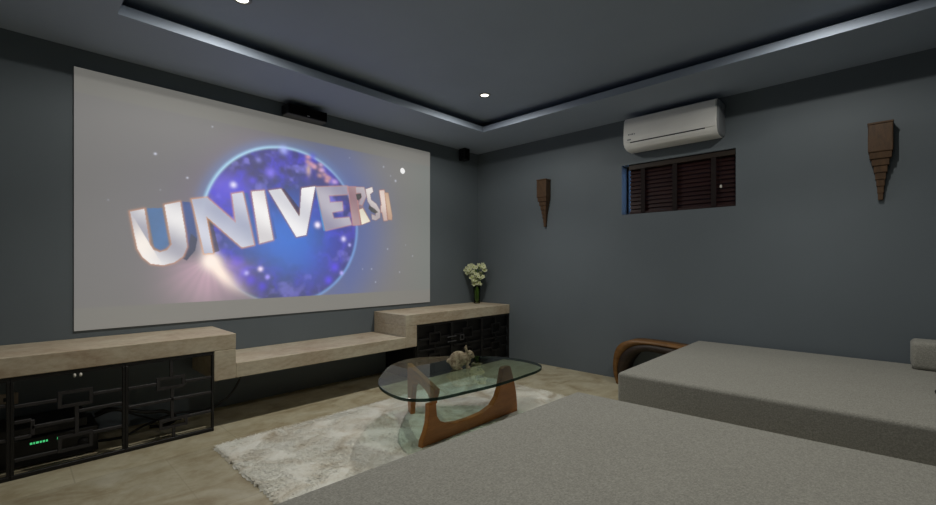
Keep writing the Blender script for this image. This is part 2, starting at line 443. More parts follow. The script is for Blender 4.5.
# ---------------------------------------------------------------- projection screen
sx0, sx1, sz0, sz1 = -3.944, -.838, .707, 2.452
scr = thing('projection_screen', 'large white wall screen with a projected film title before a blue globe', 'screen', ((sx0+sx1)/2, 0, sz0))
ox = (sx0+sx1)/2
obj('screen_panel', box((sx0-ox, -.010, 0), (sx1-ox, 0, sz1-sz0)), plain('matt_screen_white', rgb(140, 140, 140), .9, 0, .1, .01, 2, 0), scr)
NX, NZ = 760, 428
us = np.linspace(sx0, sx1, NX); vs = np.linspace(sz0, sz1, NZ)
U, V = np.meshgrid(us, vs)
# the title was measured along two rulers on the screen: (k, l) -> metres on the wall
def kl(k, l):
    d0, d1, d2 = .722+(k-468)/440*.692, .692-(k-468)/440*.722, (264-l)/440
    t = 3.886/d1
    return (-4.24+t*d0, 1.15+t*d2)
def lin(r, g, b): return np.array([s2l(r), s2l(g), s2l(b)])
img = np.zeros((NZ, NX, 3))
def over(c, a):
    global img
    a = np.clip(a, 0, 1)[..., None]; img = img*(1-a)+np.asarray(c)*a
def glow(x, z, rx, rz, c, p=1.0, amt=1.0):
    global img
    d = ((U-x)/rx)**2+((V-z)/rz)**2
    img = img+amt*np.exp(-d*p)[..., None]*np.asarray(c)
def polymask(pts):
    m = np.zeros(U.shape, bool); n = len(pts)
    for i in range(n):
        (x1, y1), (x2, y2) = pts[i], pts[(i+1) % n]
        if y1 == y2: continue
        c = ((y1 > V) != (y2 > V)) & (U < (x2-x1)*(V-y1)/(y2-y1)+x1)
        m ^= c
    return m
def vnoise(n, oct=4, seed=1):
    r = np.random.default_rng(seed); out = np.zeros(U.shape); amp = 1; tot = 0
    for o in range(oct):
        k = n*2**o; G = r.random((k+2, int(k*1.8)+3))
        a = (V-sz0)/(sz1-sz0)*k; b = (U-sx0)/(sx1-sx0)*k*1.8
        i = a.astype(int); j = b.astype(int); fa = a-i; fb = b-j
        fa = fa*fa*(3-2*fa); fb = fb*fb*(3-2*fb)
        out += amp*((G[i, j]*(1-fb)+G[i, j+1]*fb)*(1-fa)+(G[i+1, j]*(1-fb)+G[i+1, j+1]*fb)*fa); tot += amp; amp *= .5
    return out/tot
AMB = .085   # light the white screen already gets from the room
def pic(r, g, b): return np.clip(lin(r, g, b)-AMB, 0, 9)
over(pic(127, 126, 123), np.ones(U.shape))
film = ((V > .857) & (V < 2.285)).astype(float)
gx, gz, gr = -2.508, 1.492, .692
D = np.hypot(U-gx, V-gz)
# film background: grey on the left, blue haze right of the globe
tx = np.clip((U-sx0)/(sx1-sx0), 0, 1)
over(pic(124, 123, 123), film*.9)
over(pic(118, 116, 126), film*np.exp(-((U+3.1)/.55)**2-((V-1.45)/.6)**2)*.9)
over(pic(100, 112, 160), film*np.exp(-np.clip(D-gr, 0, 9)**2/.36**2)*np.clip((U+2.6)/.7, 0, 1)*.95)
over(pic(122, 126, 124), film*np.clip((U+1.35)/.45, 0, 1)*.85)
over(pic(126, 118, 132), film*np.exp(-np.clip(D-gr, 0, 9)**2/.16**2)*np.clip((-U-2.4)/.4, 0, 1)*.7)
# globe
inside = np.clip((gr-D)/.006, 0, 1)*film
n1 = vnoise(6, 5, 3); n2 = vnoise(9, 4, 8); n3 = vnoise(16, 3, 5)
base = pic(52, 64, 128)[None, None]*np.ones(img.shape)
def lerp(a, b, t): return a*(1-t[..., None])+np.asarray(b)*t[..., None]
base = lerp(base, pic(62, 112, 192), np.clip(np.exp(-((U-kl(290, 250)[0])/.44)**2-((V-kl(290, 245)[1])/.36)**2)*1.15, 0, 1))
base = lerp(base, pic(78, 76, 172), np.clip((n1-.55)*5, 0, 1)*.7)
base = lerp(base, pic(58, 66, 104), np.clip((n2-.48)*5, 0, 1)*.8)
base = lerp(base, pic(74, 80, 100), np.clip(np.exp(-((U-kl(243, 170)[0])/.2)**2-((V-kl(243, 172)[1])/.09)**2), 0, 1)*.85)
base = lerp(base, pic(64, 70, 98), np.clip(np.exp(-((U-kl(262, 266)[0])/.26)**2-((V-kl(262, 275)[1])/.2)**2), 0, 1)*.75)
base = lerp(base, pic(122, 110, 226), np.clip(np.exp(-((U-kl(226, 190)[0])/.2)**2-((V-kl(226, 188)[1])/.14)**2), 0, 1)*.85)
base = lerp(base, pic(78, 84, 176), np.clip(np.exp(-((U-kl(330, 262)[0])/.3)**2-((V-kl(330, 262)[1])/.28)**2), 0, 1)*.6)
rg = 1-np.abs(2*vnoise(11, 4, 21)-1); rg2 = 1-np.abs(2*vnoise(15, 3, 33)-1)
mk = np.clip(1.15-1.3*np.exp(-((U-kl(292, 245)[0])/.36)**2-((V-kl(292, 240)[1])/.34)**2), 0, 1)
base = lerp(base, pic(98, 92, 218), np.clip((rg-.62)*2.6, 0, 1)*mk*.7*np.clip((n1-.42)*6, 0, 1))
base = lerp(base, pic(150, 146, 244), np.clip((n3-.62)*5, 0, 1)*mk*.5)
base = lerp(base, pic(70, 126, 212), np.clip(np.exp(-((U-kl(288, 238)[0])/.33)**2-((V-kl(288, 236)[1])/.30)**2)*(.75+.5*n2), 0, 1)*.9)
base = base*(1-.35*np.clip((D-.42)/.28, 0, 1)[..., None]*np.clip(.4+np.cos(np.arctan2(V-gz, U-gx)+1.2), 0, 1)[..., None])
over(base, inside)
rim = np.exp(-((D-gr)/.014)**2)*film
ang = np.arctan2(V-gz, U-gx)
lit = np.clip(np.cos(ang-2.55), 0, 1)
rb = .25+.75*lit
over(pic(176, 214, 236), rim*(.2+.8*np.clip(np.cos((ang-2.3)*.7), 0, 1)**2))
over(pic(118, 160, 226), rim*.6*(np.cos(ang+.4) > 0)*np.clip(np.cos(ang+.4), 0, 1))
over(pic(106, 140, 200), np.exp(-((D-gr-.02)/.05)**2)*film*.35*(D > gr)*np.clip(np.cos(ang-2.0)+.4, 0, 1))
# city lights and clouds on the globe
for (k, l, r, c, a) in [(233, 185, .03, (230, 226, 255), 1), (283, 150, .045, (180, 190, 255), .8), (270, 173, .05, (140, 128, 240), .9), (252, 181, .035, (110, 100, 220), .8),
        (236, 262, .055, (92, 84, 214), .9), (244, 272, .05, (104, 98, 230), .9), (250, 280, .06, (92, 84, 214), .9), (262, 286, .05, (92, 84, 214), .8), (260, 269, .025, (240, 225, 255), 1.1),
        (267, 277, .025, (170, 160, 255), 1), (246, 273, .022, (190, 190, 255), .9), (343, 239, .03, (220, 215, 255), 1), (349, 245, .02, (190, 190, 255), .9), (341, 273, .025, (190, 180, 255), .9),
        (317, 225, .032, (245, 235, 255), 1.2), (334, 267, .06, (104, 92, 232), .9), (328, 280, .05, (104, 92, 232), .9), (258, 160, .03, (150, 150, 230), .6), (312, 157, .04, (96, 84, 214), .7)]:
    x, z = kl(k, l); q = np.exp(-((U-x)/(r*.8))**2-((V-z)/(r*.8))**2)*film
    over(pic(*c), q*a*.95)
for i in range(16):
    t = i/15; k, l = 309+26*t+random.uniform(-4, 4), 160+24*t+random.uniform(-4, 4); x, z = kl(k, l)
    over(pic(*random.choice([(214, 160, 170), (200, 170, 214), (190, 150, 150), (150, 120, 220)])), np.exp(-((U-x)/.025)**2-((V-z)/.02)**2)*inside*.8)
x, z = kl(308, 170); over(pic(206, 176, 150), np.exp(-((U-x)/.022)**2-((V-z)/.05)**2)*inside*.8)
# bright flare low on the left rim
fx, fz = kl(209, 258)
ca = np.arctan2(V-fz, U-fx)
ray = .6+.4*np.sin(ca*17+1)*np.sin(ca*9)
low = np.clip((fz-V)/.1+.4, 0, 1)
dd = np.hypot((U-fx-.35*(fz-V)*.35), V-fz)
over(pic(206, 172, 188), np.exp(-(np.hypot((U-fx+.02)*1.15, (V-fz+.12))/.27)**2)*low*film*(.55+.25*ray))
over(pic(255, 236, 224), np.exp(-((D-gr)/.05)**2)*np.exp(-(np.hypot(U-fx-.04, V-fz+.1)/.2)**2)*film*1.1)
over(pic(255, 240, 230), np.exp(-(np.hypot(U-fx-.01, V-fz+.03)/.065)**2)*film*1.1)
# stars and the small moon
x, z = kl(402, 171); over(pic(236, 236, 236), (np.hypot(U-x, V-z) < .032)*1.0*film)
for (k, l, r, a) in [(155, 154, .014, .9), (187, 178, .012, .8), (212, 127, .010, .6), (383, 167, .013, .7), (395, 181, .018, .7), (387, 249, .012, .8), (375, 282, .011, .8), (399, 272, .011, .8),
                     (412, 256, .011, .7), (371, 269, .012, .7), (362, 269, .01, .6), (390, 176, .012, .5), (405, 245, .01, .5), (349, 158, .009, .5), (108, 200, .008, .4), (160, 190, .008, .4)]:
    x, z = kl(k, l); over(pic(206, 210, 226), np.exp(-((U-x)/(r*.62))**2-((V-z)/(r*.62))**2)*a*film)
# the title letters: front faces, their thick sides and bright edges
def cA(p): return [kl(120+a/5.61, 180+b/5.61) for a, b in p]
def cE(p): return [kl(310+a/7.767, 175+b/7.767) for a, b in p]
def pk(p): return [kl(a, b) for a, b in p]
def edge(pts, c, wd=.012, a=1.0):
    m = np.zeros(U.shape); n = len(pts)
    for i in range(n):
        (x1, y1), (x2, y2) = pts[i], pts[(i+1) % n]
        L2 = (x2-x1)**2+(y2-y1)**2+1e-9
        t = np.clip(((U-x1)*(x2-x1)+(V-y1)*(y2-y1))/L2, 0, 1)
        m = np.maximum(m, np.exp(-(((U-x1-t*(x2-x1))**2+(V-y1-t*(y2-y1))**2)/wd**2)))
    over(pic(*c), m*a)
sheen = .5+.5*np.sin((U*.9+V*1.6)*8.5+.6)
def letter(pts, lo=(154, 154, 170), hi=(242, 240, 240), rim=(196, 150, 128), ew=.011, ea=.75):
    m = polymask(pts).astype(float)
    c = lerp(np.ones(img.shape)*pic(*lo), pic(*hi), np.clip(sheen*.75+.2*(n3-.5)+.15, 0, 1))
    edge(pts, rim, ew, ea); over(c, m*.97)
def side(pts, c, a=1.0): over(np.ones(img.shape)*pic(*c)*(.75+.5*n3[..., None]), polymask(pts)*a)
# U
side(cA([(148, 158), (235, 158), (275, 372), (228, 398), (190, 375)]), (92, 122, 164))
side(cA([(343, 120), (398, 126), (432, 330), (420, 395), (372, 452), (350, 440), (376, 380)]), (72, 98, 142))
side(cA([(395, 300), (432, 330), (420, 395), (372, 452), (350, 440), (378, 390)]), (78, 76, 88), .7)
letter(cA([(55, 178), (135, 162), (165, 360), (187, 392), (222, 405), (262, 393), (288, 362), (270, 270), (248, 140), (335, 122), (364, 290), (374, 375), (352, 428), (302, 463), (240, 478), (172, 470), (127, 435), (96, 385), (76, 290)]))
over(pic(255, 246, 236), np.exp(-(np.hypot(U-kl(143, 243)[0], (V-kl(143, 243)[1])*.8)/.12)**2)*polymask(cA([(55, 178), (165, 360), (240, 478), (172, 470), (127, 435), (96, 385), (76, 290)]))*.8)
# N
side(pk([(205.5, 216), (211, 219), (219, 251), (212.7, 253)]), (60, 68, 92), .8)
side(pk([(242.2, 192.4), (247, 193), (258.5, 242.5), (253.7, 244.8)]), (70, 112, 178))
letter(pk([(191.3, 199.5), (206.5, 197.7), (235.5, 223), (231.5, 194.2), (242.2, 192.4), (253.7, 244.8), (241.5, 247.5), (205.8, 216.5), (212.7, 253), (203.8, 253.5)]), (164, 170, 192), (214, 216, 228), (214, 160, 120))
# I
side(pk([(263.6, 190.6), (267.5, 191), (276.5, 238.5), (272.7, 239.8)]), (70, 110, 180))
letter(pk([(251.1, 191.7), (263.6, 190.6), (272.7, 239.8), (259.2, 243.4)]), (208, 204, 206), (250, 248, 246))
# V
side(pk([(280.5, 188.8), (284, 189), (301, 211), (299, 217)]), (84, 80, 110))
letter(pk([(268, 190.6), (280.5, 188.8), (299, 217), (301, 188.4), (314.7, 186.4), (305.7, 235), (295.8, 237)]), (206, 206, 214), (250, 248, 248), (150, 116, 116))
# E
side(cE([(35, 95), (45, 95), (120, 430), (100, 435)]), (90, 150, 206))
letter(cE([(45, 95), (285, 88), (285, 150), (140, 160), (150, 215), (245, 210), (250, 275), (165, 290), (180, 340), (300, 330), (318, 385), (120, 430)]), (150, 146, 168), (190, 186, 196), (196, 150, 140), .009)
# R
side(cE([(290, 92), (420, 95), (432, 170), (408, 240), (465, 362), (392, 388), (330, 392)]), (136, 120, 136))
letter(cE([(292, 95), (350, 95), (385, 385), (330, 390)]), (150, 120, 130), (180, 156, 160), (206, 140, 130), .008)
letter(cE([(350, 95), (415, 97), (432, 165), (400, 235), (372, 230), (398, 170), (392, 140), (356, 140)]), (160, 150, 164), (196, 188, 192), (180, 130, 120), .006)
letter(cE([(378, 270), (405, 260), (462, 360), (398, 385)]), (214, 206, 190), (246, 240, 222), (190, 140, 110), .006)
side(cE([(352, 150), (392, 145), (396, 175), (372, 200), (360, 190)]), (70, 66, 86))
# S
letter(cE([(428, 112), (478, 95), (486, 130), (462, 150), (470, 195), (510, 225), (538, 275), (540, 330), (508, 352), (478, 345), (474, 305), (505, 318), (505, 285), (470, 245), (444, 205)]), (170, 160, 164), (232, 226, 222), (150, 116, 116), .006)
side(cE([(455, 235), (500, 265), (525, 290), (500, 300), (470, 285), (450, 262)]), (74, 70, 80), .9)
# A
letter(cE([(535, 122), (572, 118), (596, 352), (570, 355), (556, 290), (548, 290), (545, 240), (552, 238)]), (186, 164, 160), (230, 214, 206), (196, 130, 104), .007)
# L
letter(cE([(578, 140), (602, 142), (632, 320), (630, 348), (604, 345)]), (176, 140, 126), (206, 180, 156), (190, 140, 100), .006)
img *= 1.0
mesh = bpy.data.meshes.new('projected_picture')
co = np.stack([U-ox, np.full(U.shape, -.0105), V-sz0], -1).reshape(-1, 3)
idx = np.arange(NX*NZ).reshape(NZ, NX)
q = np.stack([idx[:-1, :-1], idx[:-1, 1:], idx[1:, 1:], idx[1:, :-1]], -1).reshape(-1)
nf = (NX-1)*(NZ-1)
mesh.vertices.add(NX*NZ); mesh.vertices.foreach_set('co', co.astype(np.float32).ravel())
mesh.loops.add(nf*4); mesh.loops.foreach_set('vertex_index', q.astype(np.int32))
mesh.polygons.add(nf); mesh.polygons.foreach_set('loop_start', np.arange(0, nf*4, 4, dtype=np.int32))
try: mesh.polygons.foreach_set('loop_total', np.full(nf, 4, dtype=np.int32))
except Exception: pass
mesh.update(calc_edges=True)
at = mesh.attributes.new('projection', 'FLOAT_COLOR', 'POINT')
at.data.foreach_set('color', np.concatenate([img.reshape(-1, 3), np.ones((NX*NZ, 1))], 1).astype(np.float32).ravel())
t = NT('projected_film'); a = t.new('ShaderNodeAttribute'); a.attribute_name = 'projection'
t.lk(a.outputs['Color'], t.b.inputs['Emission Color']); t.b.inputs['Emission Strength'].default_value = 1.0
mesh.materials.append(t.fin(rgb(140, 140, 140), .9, 0, .1))
po = bpy.data.objects.new('projected_picture', mesh); link(po); po.parent = scr

# ---------------------------------------------------------------- loudspeakers
cs = thing('centre_speaker', 'long black loudspeaker mounted at the top of the wall above the screen', 'speaker', (-2.395, 0, 2.452))
obj('cabinet', box((-.185, -.145, 0), (.185, -.02, .09), .006, 2), BLACKPLAS, cs)
obj('front_cloth', box((-.178, -.152, .006), (.178, -.145, .084), .003, 1), BLACKCLOTH, cs)
obj('badge', box((-.012, -.1535, .01), (.012, -.152, .016)), STEEL, cs)
obj('wall_bracket', box((-.06, -.022, .03), (.06, 0, .128), .002, 1), BLACKMETAL, cs)
ss = thing('satellite_speaker', 'small black upright loudspeaker high on the wall between screen and corner', 'speaker', (-.335, 0, 2.43))
obj('cabinet', box((-.045, -.13, 0), (.045, -.03, .145), .008, 2), BLACKPLAS, ss)
obj('front_cloth', box((-.04, -.135, .006), (.04, -.13, .138), .002, 1), BLACKCLOTH, ss)
obj('wall_bracket', box((-.012, -.035, .05), (.012, 0, .15), .002, 1), BLACKMETAL, ss)

# ---------------------------------------------------------------- air conditioner
ac = thing('air_conditioner', 'white wall air conditioner mounted high on the right wall above the blind', 'air conditioner', (0, -2.462, 2.222))
h = .405
prof = [(0, .012), (0, .302), (-.165, .306), (-.188, .298), (-.200, .20), (-.206, .12), (-.200, .062), (-.178, .024), (-.135, .005), (-.05, 0)]
pf = [Vector((a, b)) for a, b in prof]
obj('body', add_prism(bmesh.new(), [tuple(p) for p in pf], lambda a, b: (a, -h+.012, b), lambda a, b: (a, h-.012, b), .004, 1), ACWHITE, ac, True)
for s in (-1, 1):
    obj('end_cap', add_prism(bmesh.new(), [(a*.985, b*.98+.003) for a, b in prof], lambda a, b: (a, s*(h-.012), b), lambda a, b: (a*.94, s*(h+.004), .15+(b-.15)*.9), .004, 2), ACWHITE if s > 0 else ACGREY, ac, True)  # one end cap is grey: the shading of that side is put into its colour
# front panel sits proud of the body
fp = [(-.188, .298), (-.195, .292), (-.207, .20), (-.2125, .11), (-.2085, .072), (-.202, .073), (-.2, .20)]
obj('front_panel', add_prism(bmesh.new(), fp, lambda a, b: (a, -h+.02, b), lambda a, b: (a, h-.02, b), .002, 1), ACWHITE, ac)
obj('air_slot', add_prism(bmesh.new(), [(-.2065, .072), (-.2075, .065), (-.1985, .058), (-.197, .07)], lambda a, b: (a, -h+.10, b), lambda a, b: (a, h-.07, b)), DARKSLOT, ac)
obj('louvre', add_prism(bmesh.new(), [(-.2045, .062), (-.2055, .055), (-.199, .04), (-.182, .018), (-.176, .02), (-.194, .045)], lambda a, b: (a, -h+.05, b), lambda a, b: (a, h-.05, b), .001, 1), ACWHITE, ac)
bm = bmesh.new()
for (y, wd, hh) in ((.345, .012, .012), (.327, .008, .010), (.312, .014, .012), (.292, .010, .010)):
    add_box(bm, (-.2125, y-wd/2, .135), (-.2095, y+wd/2, .135+hh))
obj('badge', bm, ACGREY, ac)
bm = bmesh.new(); add_box(bm, (-.2135, .325, .088), (-.2095, .36, .098)); obj('indicator_window', bm, ACGREY, ac)

# ---------------------------------------------------------------- carved wall sconces
def sconce(name, y, z, label):
    t = thing(name, label, 'wall decoration', (0, y, z), 0, 'carved wooden wall pieces')
    obj('block', box((-.095, -.064, -.205), (-.004, .064, -.012), .005, 2), BROWNWOOD, t)
    obj('cap', box((-.100, -.067, -.013), (0, .067, 0), .003, 1), BROWNWOOD, t)
    n = 7; zz = -.203; hh = .047
    for k in range(n):
        a = .058*.79**k; b = a*.97
        da = .088*.84**k; db = da*.95
        bm = bmesh.new()
        vs = []
        for (hw, dp, zq) in ((a, da, zz), (b, db, zz-hh)):
            vs.append([bm.verts.new(p) for p in ((-dp, -hw, zq), (-.004, -hw, zq), (-.004, hw, zq), (-dp, hw, zq))])
        A, B = vs
        for i in range(4): bm.faces.new((A[i], A[(i+1) % 4], B[(i+1) % 4], B[i]))
        bm.faces.new(A); bm.faces.new(list(reversed(B)))
        bmesh.ops.recalc_face_normals(bm, faces=bm.faces)
        bmesh.ops.bevel(bm, geom=list(bm.edges), offset=.002, segments=1, affect='EDGES')
        obj('tier', bm, BROWNWOOD, t); zz -= hh
    return t
s1 = sconce('carved_sconce', -1.055, 2.105, 'carved stepped wooden wall piece near the corner, left of the blind')
def copy_tree(o):
    r = o.copy(); COL.objects.link(r)
    for ch in list(o.children):
        c = ch.copy(); COL.objects.link(c); c.parent = r
    return r
s2 = copy_tree(s1); s2.location = (0, -3.84, 2.130); s2['label'] = 'carved stepped wooden wall piece right of the air conditioner, at the right of the photo'

# ---------------------------------------------------------------- rug
rx0, rx1, ry0, ry1 = -3.36, -.915, -2.50, -.84
rug = thing('shag_rug', 'cream shaggy rug on the stone floor under the glass table', 'rug', ((rx0+rx1)/2, (ry0+ry1)/2, 0))
bm = bmesh.new(); cxr, cyr = (rx0+rx1)/2, (ry0+ry1)/2
nx, ny = 150, 100; grid = []
for j in range(ny+1):
    row = []
    for i in range(nx+1):
        x = rx0+(rx1-rx0)*i/nx; y = ry0+(ry1-ry0)*j/ny
        e = min(i, nx-i, j*1.0, ny-j)
        z = .002 if e == 0 else .017+.004*math.sin(x*13+2*math.sin(y*9))*math.sin(y*11+math.sin(x*7))+random.uniform(-.0015, .0015)
        jx = random.uniform(-.010, .010) if e < 1 else 0
        row.append(bm.verts.new((x-cxr+jx, y-cyr+jx, z)))
    grid.append(row)
for j in range(ny):
    for i in range(nx): bm.faces.new((grid[j][i], grid[j][i+1], grid[j+1][i+1], grid[j+1][i]))
obj('backing', bm, RUG, rug, True)
nb = 60000
px = rng.uniform(rx0+.004, rx1-.004, nb)-cxr; py = rng.uniform(ry0+.3, ry1-.004, nb)-cyr
fl = np.sin(px*3.1+1.7*np.sin(py*4))*2.2+np.sin(py*5+px*2)*1.5
ln = rng.uniform(.010, .018, nb); th = fl+rng.normal(0, .8, nb); el = rng.uniform(.10, .38, nb)
dx, dy, dz = np.cos(th)*np.cos(el)*ln, np.sin(th)*np.cos(el)*ln, np.sin(el)*ln*.8
wx, wy = -np.sin(th)*.0028, np.cos(th)*.0028
b0 = np.stack([px-wx, py-wy, np.full(nb, .0185)], -1); b1 = np.stack([px+wx, py+wy, np.full(nb, .0185)], -1); tp = np.stack([px+dx, py+dy, .0185+dz], -1)
vv = np.stack([b0, b1, tp], 1).reshape(-1, 3)
me = bpy.data.meshes.new('pile'); me.vertices.add(nb*3); me.vertices.foreach_set('co', vv.astype(np.float32).ravel())
me.loops.add(nb*3); me.loops.foreach_set('vertex_index', np.arange(nb*3, dtype=np.int32))
me.polygons.add(nb); me.polygons.foreach_set('loop_start', np.arange(0, nb*3, 3, dtype=np.int32))
try: me.polygons.foreach_set('loop_total', np.full(nb, 3, dtype=np.int32))
except Exception: pass
me.update(calc_edges=True); me.materials.append(RUG)
pile = bpy.data.objects.new('pile', me); link(pile); pile.parent = rug; pile['kind'] = 'stuff'

# ---------------------------------------------------------------- glass coffee table
GZ = .40; RZ = .016     # glass top height, rug surface under the legs
tb = thing('glass_coffee_table', 'rounded triangular glass table on two curved walnut legs standing on the rug', 'table', (-2.05, -1.7, 0))
def zpt(k, l, z):
    d0, d1, d2 = .722+(k-468)/440*.692, .692-(k-468)/440*.722, (264-l)/440
    t = (z-1.15)/d2; return (-4.24+t*d0, -3.886+t*d1)
gl = [(-2.735,-1.700),(-2.650,-1.560),(-2.520,-1.395),(-2.330,-1.220),(-2.120,-1.140),(-1.930,-1.170),(-1.760,-1.290),(-1.590,-1.450),(-1.470,-1.640),(-1.425,-1.800),(-1.470,-1.950),(-1.590,-2.060),(-1.800,-2.145),(-2.050,-2.190),(-2.300,-2.205),(-2.520,-2.160),(-2.680,-2.060),(-2.760,-1.930),(-2.775,-1.810)]
GPX = [(378.1,382.1),(381.5,374.4),(391.2,364.8),(408.5,359),(427.7,356.9),(452,356),(477.7,355.8),(504.6,357.1),(525.8,360),(539.2,363.8),(541.7,367),(537,370.5),(527.7,373.8),(512.3,379),(493,384.8),(466.2,391),(443,396.3),(423.8,398.7),(404.6,398),(391.2,393.9),(381.5,388)]
gl = [zpt(k, l, GZ) for k, l in GPX]
gl = [(p.x+2.05, p.y+1.7) for p in catmull([(a, b, 0) for a, b in gl], 6, True)]
bm = bmesh.new(); n = len(gl)
cxg = sum(p[0] for p in gl)/n; cyg = sum(p[1] for p in gl)/n
def lay(z, k): return [bm.verts.new((cxg+(a-cxg)*k, cyg+(b-cyg)*k, z)) for a, b in gl]
L0, L1, L2, L3 = lay(GZ-.019, .997), lay(GZ-.0175, 1.0), lay(GZ-.0015, 1.0), lay(GZ, .997)
fb = bm.faces.new(list(reversed(L0))); fb.material_index = 1
ft = bm.faces.new(L3); ft.material_index = 0
for A, B in ((L0, L1), (L1, L2), (L2, L3)):
    for i in range(n):
        f = bm.faces.new((A[i], A[(i+1) % n], B[(i+1) % n], B[i])); f.material_index = 2
bmesh.ops.recalc_face_normals(bm, faces=bm.faces)
obj('glass_top', bm, [GLASSTOP, GLASSUNDER, GLASSEDGE], tb)
# front leg lies along the floor; outline in the leg's plane (x, z)
ZB = RZ; ZTT = GZ-.0192
leg1 = [(-2.485, ZB), (-1.52, ZB), (-1.524, .07), (-1.535, .16), (-1.560, .25), (-1.588, .33), (-1.605, .372), (-1.622, ZTT), (-1.680, ZTT), (-1.697, .37),
        (-1.715, .31), (-1.735, .235), (-1.765, .175), (-1.82, .126), (-1.92, .100), (-2.05, .093), (-2.17, .097), (-2.26, .112), (-2.325, .142), (-2.356, .185), (-2.362, .235),
        (-2.362, .272), (-2.424, .272), (-2.426, .215), (-2.432, .155), (-2.452, .10), (-2.476, .055)]
LY = -1.79
obj('leg', add_prism(bmesh.new(), leg1, lambda a, b: (a+2.05, LY-.021+1.7, b), lambda a, b: (a+2.05, LY+.021+1.7, b), .006, 2), WALNUT, tb)
# rear leg is the same shape upside down, turned about the joint
pa = Vector((-2.375, -1.79)); pb = Vector((-2.105, -1.235)); dv = (pb-pa).normalized(); nv = Vector((-dv.y, dv.x))
leg2 = [(-.095, ZTT), (-.085, .345), (-.045, .30), (-.038, .275), (.030, .270), (.035, .29), (.065, .305), (.14, .315), (.26, .315), (.36, .305), (.44, .285), (.50, .235), (.525, .16), (.545, .08), (.556, ZB), (.632, ZB), (.655, .08), (.665, .2), (.668, .30), (.664, ZTT)]
bmesh_l2 = add_prism(bmesh.new(), leg2, lambda a, b: (pa.x+dv.x*a-nv.x*.019+2.05, pa.y+dv.y*a-nv.y*.019+1.7, b), lambda a, b: (pa.x+dv.x*a+nv.x*.019+2.05, pa.y+dv.y*a+nv.y*.019+1.7, b), .006, 2)
obj('leg', bmesh_l2, WALNUT, tb)
obj('joint_pin', add_lathe(bmesh.new(), [(0, 0), (.006, 0), (.006, .06), (0, .06)], (pa.x+2.05, pa.y+1.7, .24), 12), STEEL, tb)

# ---------------------------------------------------------------- rabbit figurine (one continuous body)
ra = thing('rabbit_figurine', 'small mottled brown rabbit figure standing on the glass table', 'figurine', (-1.995, -1.675, GZ+.0005), -.806); ra.scale = (.88, .88, .88)
bm = bmesh.new()
R3 = lambda ax, d: Matrix.Rotation(math.radians(d), 3, ax)
add_ball(bm, (-.030, 0, .078), (.074, .056, .066), 24, R3('Y', -12))
add_ball(bm, (-.055, 0, .062), (.052, .058, .058), 20)
add_ball(bm, (.032, 0, .080), (.042, .038, .052), 20)
add_ball(bm, (.046, 0, .105), (.030, .028, .034), 18, R3('Y', 40))
add_ball(bm, (.064, 0, .118), (.036, .027, .030), 20, R3('Y', 38))
add_ball(bm, (.086, 0, .100), (.017, .018, .016), 14)
for s in (-1, 1):
    add_ball(bm, (.034, s*.020, .158), (.010, .014, .032), 14, R3('Y', -14+s*10) @ R3('X', -s*10))
    add_ball(bm, (-.052, s*.040, .040), (.040, .022, .036), 16)
    add_ball(bm, (-.035, s*.044, .012), (.044, .014, .012), 14)
    add_ball(bm, (.042, s*.022, .040), (.013, .012, .042), 12)
    add_ball(bm, (.052, s*.022, .009), (.020, .012, .009), 12)
add_ball(bm, (-.108, 0, .062), .020, 12)
rb_ = obj('body', bm, RABBITM, ra, True)
md = rb_.modifiers.new('merge', 'REMESH'); md.mode = 'VOXEL'; md.voxel_size = .004; md.use_smooth_shade = True
md = rb_.modifiers.new('relax', 'SMOOTH'); md.iterations = 3; md.factor = .5
for s in (-1, 1): obj('eye', add_ball(bmesh.new(), (.075, s*.0225, .122), .0045, 10), BLACKPLAS, ra, True)

# ---------------------------------------------------------------- vase with white flowers
va = thing('glass_vase', 'slim green glass vase holding white flowers on the right end of the stone ledge', 'vase', (-.175, -.145, LZ))
obj('vase_body', add_lathe(bmesh.new(), [(0, .001), (.036, .001), (.040, .006), (.041, .06), (.044, .15), (.047, .225), (.044, .225), (.041, .15), (.037, .06), (.035, .014), (0, .012)], n=28), VASEGLASS, va, True)
bq = thing('flower_bouquet', 'bunch of white orchid blossoms standing in the green vase by the corner', 'flowers', (-.175, -.145, LZ+.014))
Rv = Vector((.692, -.722, 0))
tips = [(-.02, .02, .44), (-.115, -.01, .42), (.03, -.02, .47), (.09, .02, .40), (.0, .06, .40)]
for (a, b, z) in tips:
    p = Rv*a+Vector((b, b, 0))*.7
    e = Vector((p.x, p.y, z))
    st = catmull([(p.x*.18, p.y*.18, .0), (p.x*.22, p.y*.22, .15), (p.x*.5, p.y*.5, z*.7), tuple(e)], 5)
    obj('stem', add_tube(bmesh.new(), st, .006, 6), LEAF, bq, True)
def blossom(c, r, az, tilt):
    M = Matrix.Translation(c) @ Matrix.Rotation(az, 4, 'Z') @ Matrix.Rotation(tilt, 4, 'Y')
    bm = bmesh.new()
    for k in range(5):
        a = 2*PI*k/5; n = 7; c1 = math.cos(a); s1_ = math.sin(a)
        rows = []
        for i in range(n):
            t = i/(n-1); w_ = r*.42*math.sin(PI*min(1, .12+t*.95))**.8; cur = .25*r*t*t
            row = []
            for sgn in (-1, 0, 1):
                u, v_, h_ = r*t, sgn*w_, cur+(.06*r if sgn == 0 else 0)
                row.append(bm.verts.new(M @ Vector((u*c1-v_*s1_, u*s1_+v_*c1, h_))))
            rows.append(row)
        for A, B in zip(rows, rows[1:]):
            for j in (0, 1): bm.faces.new((A[j], A[j+1], B[j+1], B[j]))
    b = obj('blossom', bm, PETAL, bq, True)
    bm = bmesh.new(); add_ball(bm, M @ Vector((0, 0, .006)), r*.2, 8); obj('flower_centre', bm, PETALG, b, True)
random.seed(3)
